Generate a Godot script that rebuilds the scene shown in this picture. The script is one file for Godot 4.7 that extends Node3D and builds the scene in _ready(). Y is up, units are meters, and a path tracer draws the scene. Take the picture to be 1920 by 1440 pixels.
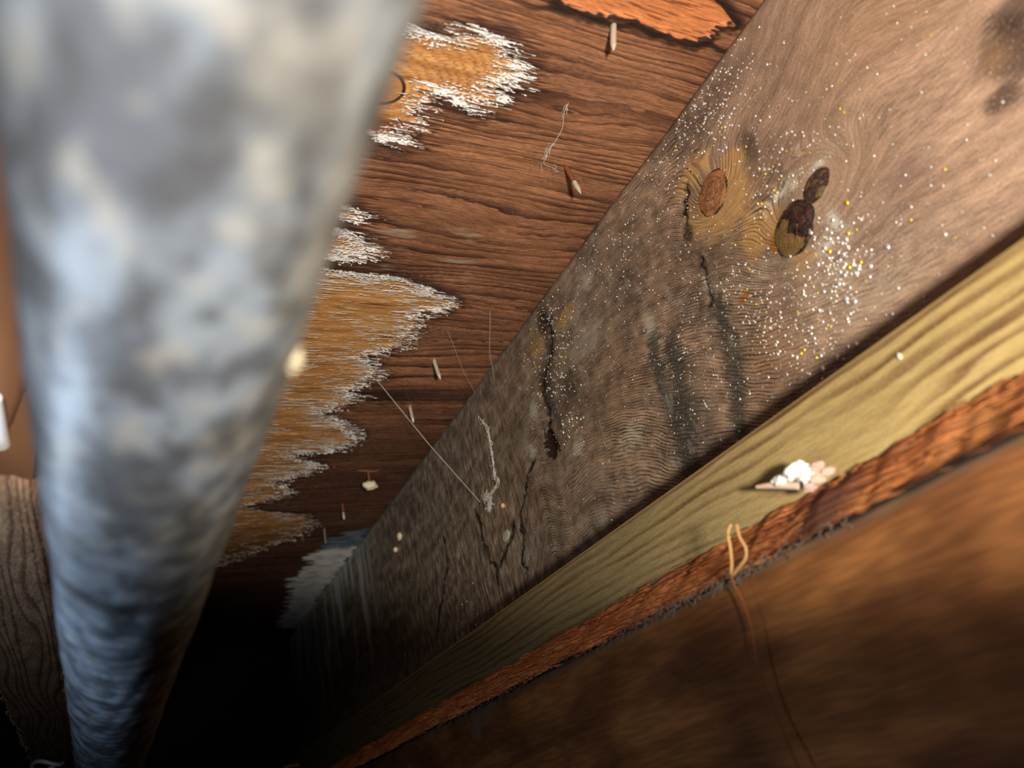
extends Node3D
# A crawl space seen from below: x runs across the joists, y is up, -z runs along the joists.
# Sizes on the timber are written in millimetres: D along the joists (D = -z), G across (G = x), U above the lens (U = y - 0.45).

const EYE := 0.45
const PLY_Y := 0.77
const JOIST_X := 0.2858

var n1 := FastNoiseLite.new()
var n2 := FastNoiseLite.new()
var nf := FastNoiseLite.new()
var cell := FastNoiseLite.new()
var rng := RandomNumberGenerator.new()

# ------------------------------------------------------------------ helpers

func setup_noise() -> void:
	n1.seed = 3; n1.noise_type = FastNoiseLite.TYPE_SIMPLEX_SMOOTH; n1.frequency = 1.0; n1.fractal_type = FastNoiseLite.FRACTAL_NONE
	n2.seed = 17; n2.noise_type = FastNoiseLite.TYPE_SIMPLEX; n2.frequency = 1.0; n2.fractal_type = FastNoiseLite.FRACTAL_NONE
	nf.seed = 8; nf.noise_type = FastNoiseLite.TYPE_SIMPLEX_SMOOTH; nf.frequency = 1.0; nf.fractal_type = FastNoiseLite.FRACTAL_FBM; nf.fractal_octaves = 4
	cell.seed = 5; cell.noise_type = FastNoiseLite.TYPE_CELLULAR; cell.frequency = 1.0; cell.fractal_type = FastNoiseLite.FRACTAL_NONE
	rng.seed = 41

func at(d: float, g: float, u: float) -> Vector3:
	return Vector3(g, u + EYE, -d)

func tag(o: Node, label: String, category: String, group := "", kind := "") -> void:
	o.set_meta("label", label)
	if category != "": o.set_meta("category", category)
	if group != "": o.set_meta("group", group)
	if kind != "": o.set_meta("kind", kind)

func thing(called: String, label: String, category: String, where := Vector3.ZERO, group := "") -> Node3D:
	var o := Node3D.new()
	o.name = numbered(called)
	o.position = where
	add_child(o, true)
	tag(o, label, category, group)
	return o

func numbered(called: String) -> String:
	if not has_node(called): return called
	var k := 1
	while has_node("%s_%03d" % [called, k]): k += 1
	return "%s_%03d" % [called, k]

func put(called: String, m: Mesh, mt: Material, parent: Node = self) -> MeshInstance3D:
	var o := MeshInstance3D.new()
	o.name = called if parent != self else numbered(called)
	o.mesh = m
	if mt: o.material_override = mt
	parent.add_child(o, true)
	return o

func struct(called: String, m: Mesh, mt: Material, label := "", category := "") -> MeshInstance3D:
	var o := put(called, m, mt)
	o.set_meta("kind", "structure")
	if label != "": tag(o, label, category, "", "structure")
	return o

func mat(c: Color, rough := 0.8, spec := 0.4) -> StandardMaterial3D:
	var m := StandardMaterial3D.new()
	m.albedo_color = c
	m.roughness = rough
	m.metallic_specular = spec
	return m

func textured(maps: Array, relief_cm: float, rough := 0.75, spec := 0.4) -> StandardMaterial3D:
	var m := mat(Color.WHITE, rough, spec)
	m.albedo_texture = maps[0]
	if relief_cm > 0.0:
		m.heightmap_enabled = true
		m.heightmap_texture = maps[1]
		m.heightmap_scale = relief_cm
	m.texture_repeat = false
	return m

# Bakes a colour and a height texture; paint(u, v, out) sets out[0..3] to red, green, blue, height.
func bake(w: int, h: int, paint: Callable) -> Array:
	var strips := 48
	var cols: Array = []
	var hts: Array = []
	cols.resize(strips); hts.resize(strips)
	var work := func(k: int) -> void:
		var y0 := h * k / strips
		var y1 := h * (k + 1) / strips
		var c := PackedByteArray()
		var t := PackedByteArray()
		c.resize((y1 - y0) * w * 3); t.resize((y1 - y0) * w)
		var p := 0
		for y in range(y0, y1):
			for x in w:
				var q: Vector4 = paint.call((x + 0.5) / w, (y + 0.5) / h)
				c[p * 3] = int(clampf(q.x, 0.0, 1.0) * 255.0)
				c[p * 3 + 1] = int(clampf(q.y, 0.0, 1.0) * 255.0)
				c[p * 3 + 2] = int(clampf(q.z, 0.0, 1.0) * 255.0)
				t[p] = int(clampf(q.w, 0.0, 1.0) * 255.0)
				p += 1
		cols[k] = c
		hts[k] = t
	for k in strips: work.call(k)
	var ca := PackedByteArray()
	var ta := PackedByteArray()
	for k in strips:
		ca.append_array(cols[k])
		ta.append_array(hts[k])
	return [ImageTexture.create_from_image(Image.create_from_data(w, h, false, Image.FORMAT_RGB8, ca)), ImageTexture.create_from_image(Image.create_from_data(w, h, false, Image.FORMAT_L8, ta))]

# A grid of (nu + 1) x (nv + 1) points; shape(s, t) gives the point, uv(s, t) its texture place.
func sheet(nu: int, nv: int, shape: Callable, uv: Callable, flip := false) -> ArrayMesh:
	var st := SurfaceTool.new()
	st.begin(Mesh.PRIMITIVE_TRIANGLES)
	for j in nv + 1:
		for i in nu + 1:
			st.set_uv(uv.call(float(i) / nu, float(j) / nv))
			st.add_vertex(shape.call(float(i) / nu, float(j) / nv))
	for j in nv:
		for i in nu:
			var a := j * (nu + 1) + i
			var b := a + 1
			var c := a + nu + 1
			var e := c + 1
			for k in ([a, c, b, b, c, e] if flip else [a, b, c, b, e, c]): st.add_index(k)
	st.generate_normals()
	return st.commit()

func same_uv(s: float, t: float) -> Vector2:
	return Vector2(s, t)

func add_box(st: SurfaceTool, lo: Vector3, hi: Vector3) -> void:
	for axis in 3:
		for side in 2:
			var o := lo if side == 0 else hi
			var u := Vector3.ZERO
			var v := Vector3.ZERO
			u[(axis + 1) % 3] = hi[(axis + 1) % 3] - lo[(axis + 1) % 3]
			v[(axis + 2) % 3] = hi[(axis + 2) % 3] - lo[(axis + 2) % 3]
			if side == 1:
				u = -u; v = -v
			var p := [o, o + u, o + u + v, o + v]
			if side == 1: p = [o, o + v, o + u + v, o + u]
			for k in [0, 1, 2, 0, 2, 3]:
				st.set_smooth_group(-1)
				st.set_uv(Vector2(0.5, 0.5))
				st.add_vertex(p[k])

func box(lo: Vector3, hi: Vector3) -> ArrayMesh:
	var st := SurfaceTool.new()
	st.begin(Mesh.PRIMITIVE_TRIANGLES)
	add_box(st, lo, hi)
	st.generate_normals()
	return st.commit()

# A tube through points, with a radius for each (or one for all).
func add_tube(st: SurfaceTool, pts: Array, radii: Array, sides := 6) -> void:
	var rings: Array = []
	for i in pts.size():
		var a: Vector3 = pts[maxi(i - 1, 0)]
		var b: Vector3 = pts[mini(i + 1, pts.size() - 1)]
		var dir := (b - a).normalized()
		var side := dir.cross(Vector3.UP if absf(dir.y) < 0.9 else Vector3.RIGHT).normalized()
		var over := side.cross(dir)
		var r: float = radii[mini(i, radii.size() - 1)]
		var ring: Array = []
		for k in sides:
			var f := TAU * k / sides
			ring.append(pts[i] + (side * cos(f) + over * sin(f)) * r)
		rings.append(ring)
	for i in pts.size() - 1:
		for k in sides:
			var q := (k + 1) % sides
			for v in [rings[i][k], rings[i][q], rings[i + 1][k], rings[i][q], rings[i + 1][q], rings[i + 1][k]]:
				st.set_smooth_group(0)
				st.add_vertex(v)
	for e in [0, pts.size() - 1]:
		for k in sides:
			var q := (k + 1) % sides
			var tri := [pts[e], rings[e][q], rings[e][k]] if e == 0 else [pts[e], rings[e][k], rings[e][q]]
			for v in tri:
				st.set_smooth_group(1)
				st.add_vertex(v)

func tube(pts: Array, radii: Array, sides := 6) -> ArrayMesh:
	var st := SurfaceTool.new()
	st.begin(Mesh.PRIMITIVE_TRIANGLES)
	add_tube(st, pts, radii, sides)
	st.generate_normals()
	return st.commit()

func smooth_path(pts: Array, per := 5) -> Array:
	var c := Curve3D.new()
	for i in pts.size():
		var a: Vector3 = pts[maxi(i - 1, 0)]
		var b: Vector3 = pts[mini(i + 1, pts.size() - 1)]
		c.add_point(pts[i], (a - b) / 6.0, (b - a) / 6.0)
	var out: Array = []
	for i in (pts.size() - 1) * per + 1:
		out.append(c.sample(mini(i / per, pts.size() - 2), float(i) / per - mini(i / per, pts.size() - 2)))
	return out

# A lump: an icosphere-like ball bent by noise.
func lump(r: Vector3, rough: float, salt: float, nu := 20, nv := 12) -> ArrayMesh:
	return sheet(nu, nv, func(s: float, t: float) -> Vector3:
		var q := Vector3(sin(PI * t) * cos(TAU * s), cos(PI * t), sin(PI * t) * sin(TAU * s))
		var k := 1.0 + rough * nf.get_noise_3d(q.x * 1.3 + salt, q.y * 1.3, q.z * 1.3)
		return q * r * k, same_uv)

func V(a: float, b: float) -> Vector2:
	return Vector2(a, b)

# ------------------------------------------------------------------ fields: distance to outlines, on coarse grids

class Field:
	var x0: float; var y0: float; var step: float
	var w: int; var h: int
	var v := PackedFloat32Array()
	func get_at(x: float, y: float) -> float:
		var fx := clampf((x - x0) / step, 0.0, w - 1.001)
		var fy := clampf((y - y0) / step, 0.0, h - 1.001)
		var i := int(fx)
		var j := int(fy)
		fx -= i; fy -= j
		var p := j * w + i
		return lerpf(lerpf(v[p], v[p + 1], fx), lerpf(v[p + w], v[p + w + 1], fx), fy)

# Signed distance (positive inside) to the nearest of the outlines.
func outline_field(x0: float, y0: float, x1: float, y1: float, step: float, outlines: Array) -> Field:
	var f := Field.new()
	f.x0 = x0; f.y0 = y0; f.step = step
	f.w = int((x1 - x0) / step) + 2
	f.h = int((y1 - y0) / step) + 2
	f.v.resize(f.w * f.h)
	f.v.fill(-30.0)
	for o: PackedVector2Array in outlines:
		var lo := o[0]
		var hi := o[0]
		for p in o:
			lo = lo.min(p); hi = hi.max(p)
		var n := o.size()
		for j in range(maxi(0, int((lo.y - y0 - 30.0) / step)), mini(f.h, int((hi.y - y0 + 30.0) / step) + 1)):
			for i in range(maxi(0, int((lo.x - x0 - 30.0) / step)), mini(f.w, int((hi.x - x0 + 30.0) / step) + 1)):
				var p := Vector2(x0 + i * step, y0 + j * step)
				var best := 900.0
				var inside := false
				for k in n:
					var a := o[k]
					var b := o[(k + 1) % n]
					var ab := b - a
					var q := a + ab * clampf((p - a).dot(ab) / maxf(ab.length_squared(), 1e-6), 0.0, 1.0)
					best = minf(best, p.distance_squared_to(q))
					if (a.y > p.y) != (b.y > p.y) and p.x < ab.x * (p.y - a.y) / ab.y + a.x: inside = not inside
				var s := sqrt(best) * (1.0 if inside else -1.0)
				var at_ := j * f.w + i
				f.v[at_] = maxf(f.v[at_], s)
	return f

func line_distance(p: Vector2, line: PackedVector2Array) -> float:
	var best := 1e9
	for k in line.size() - 1:
		var ab := line[k + 1] - line[k]
		var q := line[k] + ab * clampf((p - line[k]).dot(ab) / ab.length_squared(), 0.0, 1.0)
		best = minf(best, p.distance_squared_to(q))
	return sqrt(best)

func line_field(x0: float, y0: float, x1: float, y1: float, step: float, lines: Array) -> Field:
	var f := Field.new()
	f.x0 = x0; f.y0 = y0; f.step = step
	f.w = int((x1 - x0) / step) + 2
	f.h = int((y1 - y0) / step) + 2
	f.v.resize(f.w * f.h)
	for j in f.h:
		for i in f.w:
			var best := 1e9
			for l: PackedVector2Array in lines: best = minf(best, line_distance(Vector2(x0 + i * step, y0 + j * step), l))
			f.v[j * f.w + i] = best
	return f

# ------------------------------------------------------------------ plywood

var peeled: Field      # ochre inner veneer laid bare, edged with white growth
var orange: Field      # bright orange bare patch by the joist
var pale: Field        # pale bloom at the far joint
const PD0 := 0.04      # the plywood and joist textures run from here ...
const PD1 := 1.40      # ... to here along the joists, finer at the near end
const PX := 0.36

func along(d: float) -> float:
	var a := 1.0 / (PD0 + PX)
	return (a - 1.0 / (d + PX)) / (a - 1.0 / (PD1 + PX))

func along_back(v: float) -> float:
	var a := 1.0 / (PD0 + PX)
	return 1.0 / (a - v * (a - 1.0 / (PD1 + PX))) - PX

func ply_outlines() -> void:
	var a := PackedVector2Array([V(214,84),V(204,100),V(207.9,123.3),V(209.2,132.1),V(207.4,141.0),V(200.5,151.6),V(201.0,160.6),V(202.8,173.1),V(212.3,180.6),V(225.5,188.5),V(229.5,184.0),V(230.0,177.7),V(236.2,180.7),V(241.8,175.0),V(250.3,167.2),V(244.2,156.2),V(240.5,143.2),V(245.7,139.2),V(254.3,144.5),V(260.2,142.9),V(273.7,136.5),V(275.1,144.3),V(281.6,132.9),V(276.2,119.2),V(270,98),V(255,88),V(236,80)])
	var b := PackedVector2Array([V(335,90),V(331.3,118.3),V(331.8,128.0),V(337.2,136.7),V(343.1,131.0),V(344.0,118.2)])
	var c := PackedVector2Array([V(364,82),V(354.4,114.2),V(351.6,129.9),V(359.6,142.2),V(370.3,154.4),V(376.9,143.5),V(381.2,134.1),V(382.8,117.5),V(378,92)])
	var e := PackedVector2Array([V(410,84),V(396,98),V(390.1,118.9),V(392.5,140.5),V(391.6,169.6),V(398.8,191.2),V(404.9,205.4),V(411.0,218.0),V(418.8,223.9),V(424.0,220.8),V(432.6,204.9),V(442.8,207.1),V(453.6,205.7),V(468.5,204.1),V(480.3,199.2),V(495.1,179.8),V(511.9,193.3),V(525.2,195.3),V(547.9,178.4),V(553.7,191.3),V(567.9,181.1),V(585.3,166.8),V(605.0,190.6),V(632.0,209.8),V(649.2,204.2),V(661.4,191.8),V(666.5,160.8),V(677.4,163.4),V(692.2,189.7),V(712.1,176.2),V(730.0,151.9),V(743.3,160.2),V(756.2,170.2),V(779.2,153.3),V(790.0,130),V(800.0,140.2),V(811.6,166.2),V(820.4,196.6),V(850.9,215.3),V(876.2,213.3),V(908.5,196.6),V(915.7,172.4),V(968.2,144.1),V(980.8,118.7),V(930,96),V(860,84),V(790,92),V(720,80),V(640,88),V(560,76),V(480,86)])
	peeled = outline_field(60, 140, 300, 1080, 2.5, [swap(a), swap(b), swap(c), swap(e)])
	var o := PackedVector2Array([V(158,186),V(168,184),V(177.1,186.0),V(178.3,200.9),V(177.5,210.3),V(175.1,216.5),V(174.5,227.4),V(176.3,241.9),V(177.1,257.7),V(177.4,267.5),V(172.7,273.9),V(164.3,275.9),V(162.3,283.8),V(156.4,271.2),V(150.9,251.0),V(147,238),V(152,226),V(148,212),V(153,198)])
	orange = outline_field(60, 100, 300, 260, 2.0, [swap(o)])
	var f := PackedVector2Array([V(870.6,292.0),V(888.3,258.3),V(907.3,243.2),V(945.2,240.1),V(964.7,225.7),V(999.0,243.5),V(1058.6,226.6),V(1193.0,245.7),V(1277.9,250.4),V(1320.6,255.9),V(1330.7,292.0)])
	pale = outline_field(60, 800, 300, 1400, 3.0, [swap(f)])

func swap(p: PackedVector2Array) -> PackedVector2Array:
	var o := PackedVector2Array()
	for q in p: o.append(Vector2(q.y, q.x))
	return o

func fray(G: float, D: float) -> float:
	return 6.5 * n2.get_noise_2d(G * 0.025, D * 0.5) + 3.2 * n2.get_noise_2d(G * 0.09 + 31.0, D * 1.3)

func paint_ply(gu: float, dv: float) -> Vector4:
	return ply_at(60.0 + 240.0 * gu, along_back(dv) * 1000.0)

func paint_ply_left(gu: float, dv: float) -> Vector4:
	return ply_at(-240.0 + 300.0 * gu, along_back(dv) * 1000.0)

func paint_ply_near(gu: float, dv: float) -> Vector4:
	return ply_at(-240.0 + 540.0 * gu, -300.0 + 340.0 * dv)

func ply_point(G: float, d: float) -> Vector3:
	var D := d * 1000.0
	var dip := 0.0
	if G > 60.0 and D > 130.0:
		var w := fray(G, D)
		dip = 0.0013 * smoothstep(-0.5, 1.5, peeled.get_at(G + w * 1.5, D + w * 0.25))
		if D < 260.0: dip = maxf(dip, 0.0012 * smoothstep(-0.5, 1.0, orange.get_at(G, D)))
	return Vector3(G * 0.001, PLY_Y + dip + 0.0006 * n1.get_noise_2d(G * 0.01, D * 0.05), -d)

func ply_at(G: float, D: float) -> Vector4:
	# wavy bands of early and late wood, with the dark side sharp
	var sway := 8.0 * n1.get_noise_2d(G * 0.004, D * 0.010) + 1.7 * n1.get_noise_2d(G * 0.014 + 9.0, D * 0.04)
	var rough := 0.55 * n2.get_noise_2d(G * 0.05 + 2.0, D * 0.22)
	var ph := (D + sway + rough) / 8.0 + 3.0 * n1.get_noise_2d(3.0, (D + sway) * 0.022)
	var fr := ph - floorf(ph)
	var str := 0.72 + 0.7 * n1.get_noise_2d(G * 0.009 + 40.0, floorf(ph) * 3.7)
	var late := pow(fr, 2.2) * (1.0 - smoothstep(0.94, 1.0, fr)) * clampf(str, 0.0, 1.0)
	var pf := (D + sway * 1.15 + rough) / 2.9 + 2.0 * n1.get_noise_2d(8.0, (D + sway) * 0.05)
	var ff := pf - floorf(pf)
	late = maxf(late, pow(ff, 2.5) * (1.0 - smoothstep(0.9, 1.0, ff)) * clampf(0.32 + 0.9 * n1.get_noise_2d(G * 0.011 + 17.0, floorf(pf) * 2.3), 0.0, 0.85))
	var fib := n2.get_noise_2d(G * 0.05, (D + sway) * 1.1)
	var fib2 := n2.get_noise_2d(G * 0.16, (D + sway) * 2.6)
	var blot := nf.get_noise_2d(G * 0.006, D * 0.014)
	var base := (Vector3(0.73, 0.51, 0.365)).lerp(Vector3(0.61, 0.415, 0.30), clampf(0.5 + blot * 1.3, 0.0, 1.0))
	base *= 1.0 + 0.15 * fib + 0.10 * fib2
	base = base.lerp(Vector3(0.285, 0.17, 0.125), clampf(late * 1.3, 0.0, 1.0))
	var hgt := 0.72 - 0.22 * late + 0.05 * fib + 0.04 * fib2
	# deep splits under the orange patch
	var sp := absf(D - (182.0 - 0.05 * (G - 180.0) + 2.0 * n1.get_noise_2d(G * 0.05, 2.0)))
	var split := (1.0 - smoothstep(0.4, 2.4, sp)) * smoothstep(150.0, 185.0, G)
	base = base.lerp(Vector3(0.15, 0.09, 0.07), split * 0.8)
	hgt -= 0.3 * split
	# dark weathered wood beyond the growth, greyer and browner further along
	var w := fray(G, D)
	var s := peeled.get_at(G + w * 1.5, D + w * 0.25)
	var dark := (1.0 - smoothstep(0.0, 13.0, -s + 3.0 * fib)) * 0.75 if s < 0.0 else 0.0
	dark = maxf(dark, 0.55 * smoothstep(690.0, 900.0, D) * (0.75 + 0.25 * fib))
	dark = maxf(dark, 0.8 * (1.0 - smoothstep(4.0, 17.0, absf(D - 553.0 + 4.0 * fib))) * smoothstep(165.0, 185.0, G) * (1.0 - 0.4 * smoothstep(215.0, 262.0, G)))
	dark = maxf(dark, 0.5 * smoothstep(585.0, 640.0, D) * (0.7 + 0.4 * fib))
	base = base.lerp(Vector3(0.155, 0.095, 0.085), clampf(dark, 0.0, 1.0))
	# thin grey smears of mould
	var sm := smoothstep(0.15, 0.6, nf.get_noise_2d(G * 0.02 + 70.0, D * 0.09)) * (1.0 - smoothstep(20.0, 46.0, absf(D - 368.0))) * smoothstep(125.0, 150.0, G) * (1.0 - smoothstep(205.0, 232.0, G))
	base = base.lerp(Vector3(0.74, 0.67, 0.60), sm * 0.8)
	var sm2 := smoothstep(0.1, 0.6, fib2 + 0.5 * blot) * smoothstep(0.0, 0.5, nf.get_noise_2d(G * 0.012 + 5.0, D * 0.02 + 3.0)) * 0.35
	base = base.lerp(Vector3(0.66, 0.52, 0.46), sm2)
	base *= 0.90
	# bare inner veneer
	if s > 0.0:
		var ib := n1.get_noise_2d(G * 0.01 + 50.0, D * 0.16)
		var inner := (Vector3(0.86, 0.65, 0.42)).lerp(Vector3(0.73, 0.50, 0.28), clampf(0.45 + 0.7 * ib + 0.25 * fib, 0.0, 1.0))
		inner = inner.lerp(Vector3(0.40, 0.20, 0.08), smoothstep(0.55, 0.9, n1.get_noise_2d(G * 0.02 + 8.0, D * 0.3 + 3.0)) * 0.7)
		if D < 300.0:
			# round grain and a half-hidden knot
			var r := Vector2((G - 118.0) * 0.85, D - 246.0).length()
			inner = inner.lerp(Vector3(0.45, 0.21, 0.07), smoothstep(0.35, 1.0, sin(r * 1.5 + 2.0 * fib)) * 0.4)
			inner = inner.lerp(Vector3(0.75, 0.50, 0.26), 1.0 - smoothstep(8.2, 9.6, r))
			inner = inner.lerp(Vector3(0.10, 0.05, 0.03), (1.0 - smoothstep(0.2, 1.1, absf(r - 9.8))))
			inner = inner.lerp(Vector3(0.42, 0.20, 0.08), smoothstep(262.0, 266.0, D) * 0.7)
		elif D > 780.0:
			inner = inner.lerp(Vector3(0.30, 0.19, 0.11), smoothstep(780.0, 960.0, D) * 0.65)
		base = inner * (1.0 + 0.09 * fib + 0.06 * fib2) * 0.95
		hgt = 0.32 + 0.05 * fib + 0.03 * fib2
	# white growth along the broken edge, thick on the right and drawn into strands along the grain
	if s > -2.0:
		var wid := 3.5 + 11.0 * clampf(0.35 + nf.get_noise_2d(G * 0.015 + 12.0, D * 0.04), 0.0, 1.0)
		if D > 760.0: wid *= 0.35
		if D < 300.0 and D > 235.0: wid *= 0.75
		var strand := n2.get_noise_2d(G * 0.028 + 7.0, D * 0.62 + 4.0)
		var crumb := n2.get_noise_2d(G * 0.32, D * 0.5)
		var reach := wid * (1.0 + 0.5 * crumb) + maxf(0.0, strand - 0.38) * 62.0 * smoothstep(300.0, 380.0, D)
		var white := smoothstep(-0.6, 0.4, s + 0.5 * crumb) * (1.0 - smoothstep(reach * 0.75, reach, s))
		white *= 1.0 - 0.65 * smoothstep(0.32, 0.6, n2.get_noise_2d(G * 0.11 + 3.0, D * 0.85)) * smoothstep(1.0, 4.0, s)
		base = base.lerp(Vector3(0.93, 0.93, 0.94) * (1.0 + 0.06 * crumb), white)
		hgt = lerpf(hgt, 0.86 + 0.22 * crumb, white)
	# loose white flecks and strands on the bare veneer
	if s > 3.0 and D > 380.0:
		var fleck := smoothstep(0.52, 0.66, n2.get_noise_2d(G * 0.022 + 90.0, D * 0.42)) * smoothstep(0.0, 0.35, n1.get_noise_2d(G * 0.02, D * 0.02 + 20.0) + 0.15) * (1.0 - 0.6 * smoothstep(800.0, 900.0, D))
		base = base.lerp(Vector3(0.86, 0.84, 0.82), fleck)
		hgt = lerpf(hgt, 0.7, fleck)
	# orange patch with a black crust at its rim
	if D < 260.0:
		var wo := 1.2 * n2.get_noise_2d(G * 0.12, D * 0.3)
		var so := orange.get_at(G + 1.6 * wo, D + 0.7 * wo)
		if so > -9.0:
			base = base.lerp(Vector3(0.13, 0.075, 0.055), (1.0 - smoothstep(1.5, 8.0, -so)) * 0.9)
			var ora := Vector3(0.76, 0.48, 0.295) * (1.0 + 0.10 * fib + 0.08 * fib2 + 0.1 * blot)
			var vein := smoothstep(0.55, 0.75, n2.get_noise_2d(G * 0.03 + 60.0, D * 0.5))
			ora = (ora).lerp(Vector3(0.42, 0.22, 0.13), vein * 0.7)
			base = base.lerp(ora, smoothstep(-0.4, 0.6, so))
			hgt = lerpf(hgt, 0.4, smoothstep(-0.4, 0.6, so))
			var top := smoothstep(0.1, 0.3, n2.get_noise_2d(G * 0.08, D * 0.4)) * (1.0 - smoothstep(5.0, 9.0, absf(G - 212.0))) * (1.0 - smoothstep(164.0, 170.0, D))
			base = base.lerp(Vector3(0.86, 0.84, 0.82), top)
	# pale grey bloom at the far joint
	if D > 800.0:
		var sp2 := pale.get_at(G + 9.0 * n2.get_noise_2d(G * 0.02, D * 0.07), D)
		if sp2 > -6.0:
			var bl := smoothstep(-2.0, 3.0, sp2)
			var pc := (Vector3(0.44, 0.50, 0.56)).lerp(Vector3(0.97, 0.98, 0.98), smoothstep(935.0, 950.0, D + 4.0 * fib))
			pc *= 1.0 + 0.16 * n2.get_noise_2d(G * 0.03, D * 0.06)
			base = base.lerp(pc, bl)
	return Vector4(base.x, base.y, base.z, hgt)

func paint_plain_ply(u: float, v: float) -> Vector4:
	var ph := v * 60.0 + 1.5 * n1.get_noise_2d(u * 3.0, v * 8.0)
	var fr := ph - floorf(ph)
	var late := pow(fr, 3.0) * (1.0 - smoothstep(0.9, 1.0, fr))
	var b := (Vector3(0.54, 0.34, 0.22)).lerp(Vector3(0.26, 0.15, 0.10), late * 0.8) * (1.0 + 0.12 * n2.get_noise_2d(u * 20.0, v * 400.0))
	return Vector4(b.x, b.y, b.z, 0.7 - 0.2 * late)

# ------------------------------------------------------------------ old joist

var cracks: Field
var bands: Field
var crack_lines: Array
var band_lines: Array
var blots: Array   # D, U, rx, ry, kind (0 white, 1 ochre, 2 dark, 3 grey-blue, 4 mauve, 5 tan), strength

func joist_marks() -> void:
	crack_lines = [
		PackedVector2Array([V(399.9,303.6),V(396.1,285.5),V(404.1,275.7),V(417.1,267.7),V(429.1,251.8),V(426.9,238.7),V(430.9,226.6),V(426.9,206.5)]),
		PackedVector2Array([V(464.4,216.4),V(478.4,210.4),V(488.8,199.1),V(502.8,189.1),V(503.9,172.1)]),
		PackedVector2Array([V(577.5,222.5),V(573.8,208),V(577.8,198.6),V(571.1,184.2),V(571.8,174),V(560.8,166.4),V(565.1,152.6)]),
		PackedVector2Array([V(505.2,187.4),V(508.2,169.4),V(513,162),V(516.5,154.4),V(512.5,146.5)]),
		PackedVector2Array([V(516.2,187.4),V(522.2,178.4),V(543,171),V(556.5,164.4)]),
		PackedVector2Array([V(657.0,224.8),V(655.9,198.4),V(671,192),V(679.8,181.6),V(701.5,166.5),V(717.1,147.7)]),
		PackedVector2Array([V(243.7,232.6),V(247.1,216.6),V(249.5,205.5)]),
		PackedVector2Array([V(232.0,275),V(240.0,266),V(242.0,258)]),
	]
	band_lines = [
		PackedVector2Array([V(296.5,215.7),V(299.1,206.3),V(306.3,192.6),V(307.5,167.6),V(308.6,135.2),V(307.6,112.9)]),
		PackedVector2Array([V(282.7,205),V(290,190),V(296.2,172),V(301,150),V(302,125)]),
		PackedVector2Array([V(250.5,203.5),V(250.4,190.5),V(249.2,170.5),V(255.5,149.4),V(259.8,124.3)]),
		PackedVector2Array([V(405,285.5),V(412,262),V(420.0,240),V(418.0,222)]),
	]
	cracks = line_field(40, 90, 1400, 330, 4.0, crack_lines)
	bands = line_field(40, 90, 460, 330, 4.0, band_lines)
	blots = [
		[347.0,176.0,17.0,11.0,0,0.75],[404.0,197.0,9.0,7.0,0,0.85],[447.0,250.0,9.0,9.0,0,0.95],[463.0,223.0,8.0,8.0,0,0.95],[342.0,293.0,12.0,7.0,0,0.7],
		[298.5,224.0,5.0,15.0,0,0.75],[362.0,260.0,26.0,12.0,0,0.4],[247.5,219.0,1.3,5.5,0,1.0],[216.0,198.0,20.0,9.0,0,0.3],
		[374.0,286.0,15.0,7.0,1,0.8],[420.0,290.0,20.0,11.0,1,0.65],[229.0,279.0,24.0,10.0,1,0.85],[203.0,216.0,17.0,14.0,1,1.0],[216.0,250.0,24.0,22.0,1,0.95],[200.0,262.0,14.0,9.0,1,0.9],[238.0,255.0,9.0,16.0,1,0.75],[188.0,186.0,10.0,6.0,1,0.5],
		[228.0,194.5,5.5,2.2,6,1.0],[196.0,203.0,5.0,6.0,6,1.0],[377.0,246.0,5.0,3.0,6,0.4],
		[245.0,252.0,6.0,7.0,2,0.8],[402.0,300.0,12.0,10.0,2,0.8],[424.0,262.0,13.0,22.0,2,0.55],[395.0,240.0,12.0,14.0,2,0.5],[76.0,194.0,16.0,13.0,2,0.62],[66.0,206.0,14.0,8.0,2,0.5],[88.0,182.0,10.0,6.0,2,0.6],[82.0,196.0,7.0,6.0,5,0.7],[187.0,262.0,6.0,12.0,2,0.45],
		[330.0,120.0,60.0,14.0,3,0.5],[285.0,165.0,16.0,40.0,3,0.5],[131.0,185.0,16.0,9.0,4,0.5],[230.0,160.0,28.0,25.0,5,0.6],[350.0,200.0,40.0,40.0,5,0.25],[100.0,255.0,50.0,30.0,5,0.4],
		[181.0,167.0,22.0,11.0,0,0.25],[165.0,150.0,24.0,11.0,0,0.2],[183.0,224.0,6.5,2.6,0,1.0],[175.0,222.0,4.0,4.5,0,0.9],[160.0,220.5,7.5,2.2,0,1.0],[165.0,191.0,3.2,7.5,0,0.95],[174.0,184.0,6.0,3.0,0,0.8],[520.0,165.0,16.0,14.0,0,0.3],
	]
	for i in range(1, 75):
		for j in range(3, 17):
			var here: Array = []
			for b in blots:
				if absf(i * 20.0 + 10.0 - b[0]) < 10.0 + 2.0 * b[2] and absf(j * 20.0 + 10.0 - b[1]) < 10.0 + 2.0 * b[3]: here.append(PackedFloat32Array(b))
			blot_cells[i * 100 + j] = here

var KNOTS := PackedVector3Array([Vector3(218.0, 255.7, 12.8), Vector3(184.0, 201.5, 14.0), Vector3(165.0, 210.5, 7.5), Vector3(436.0, 216.0, 7.0)])

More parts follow.
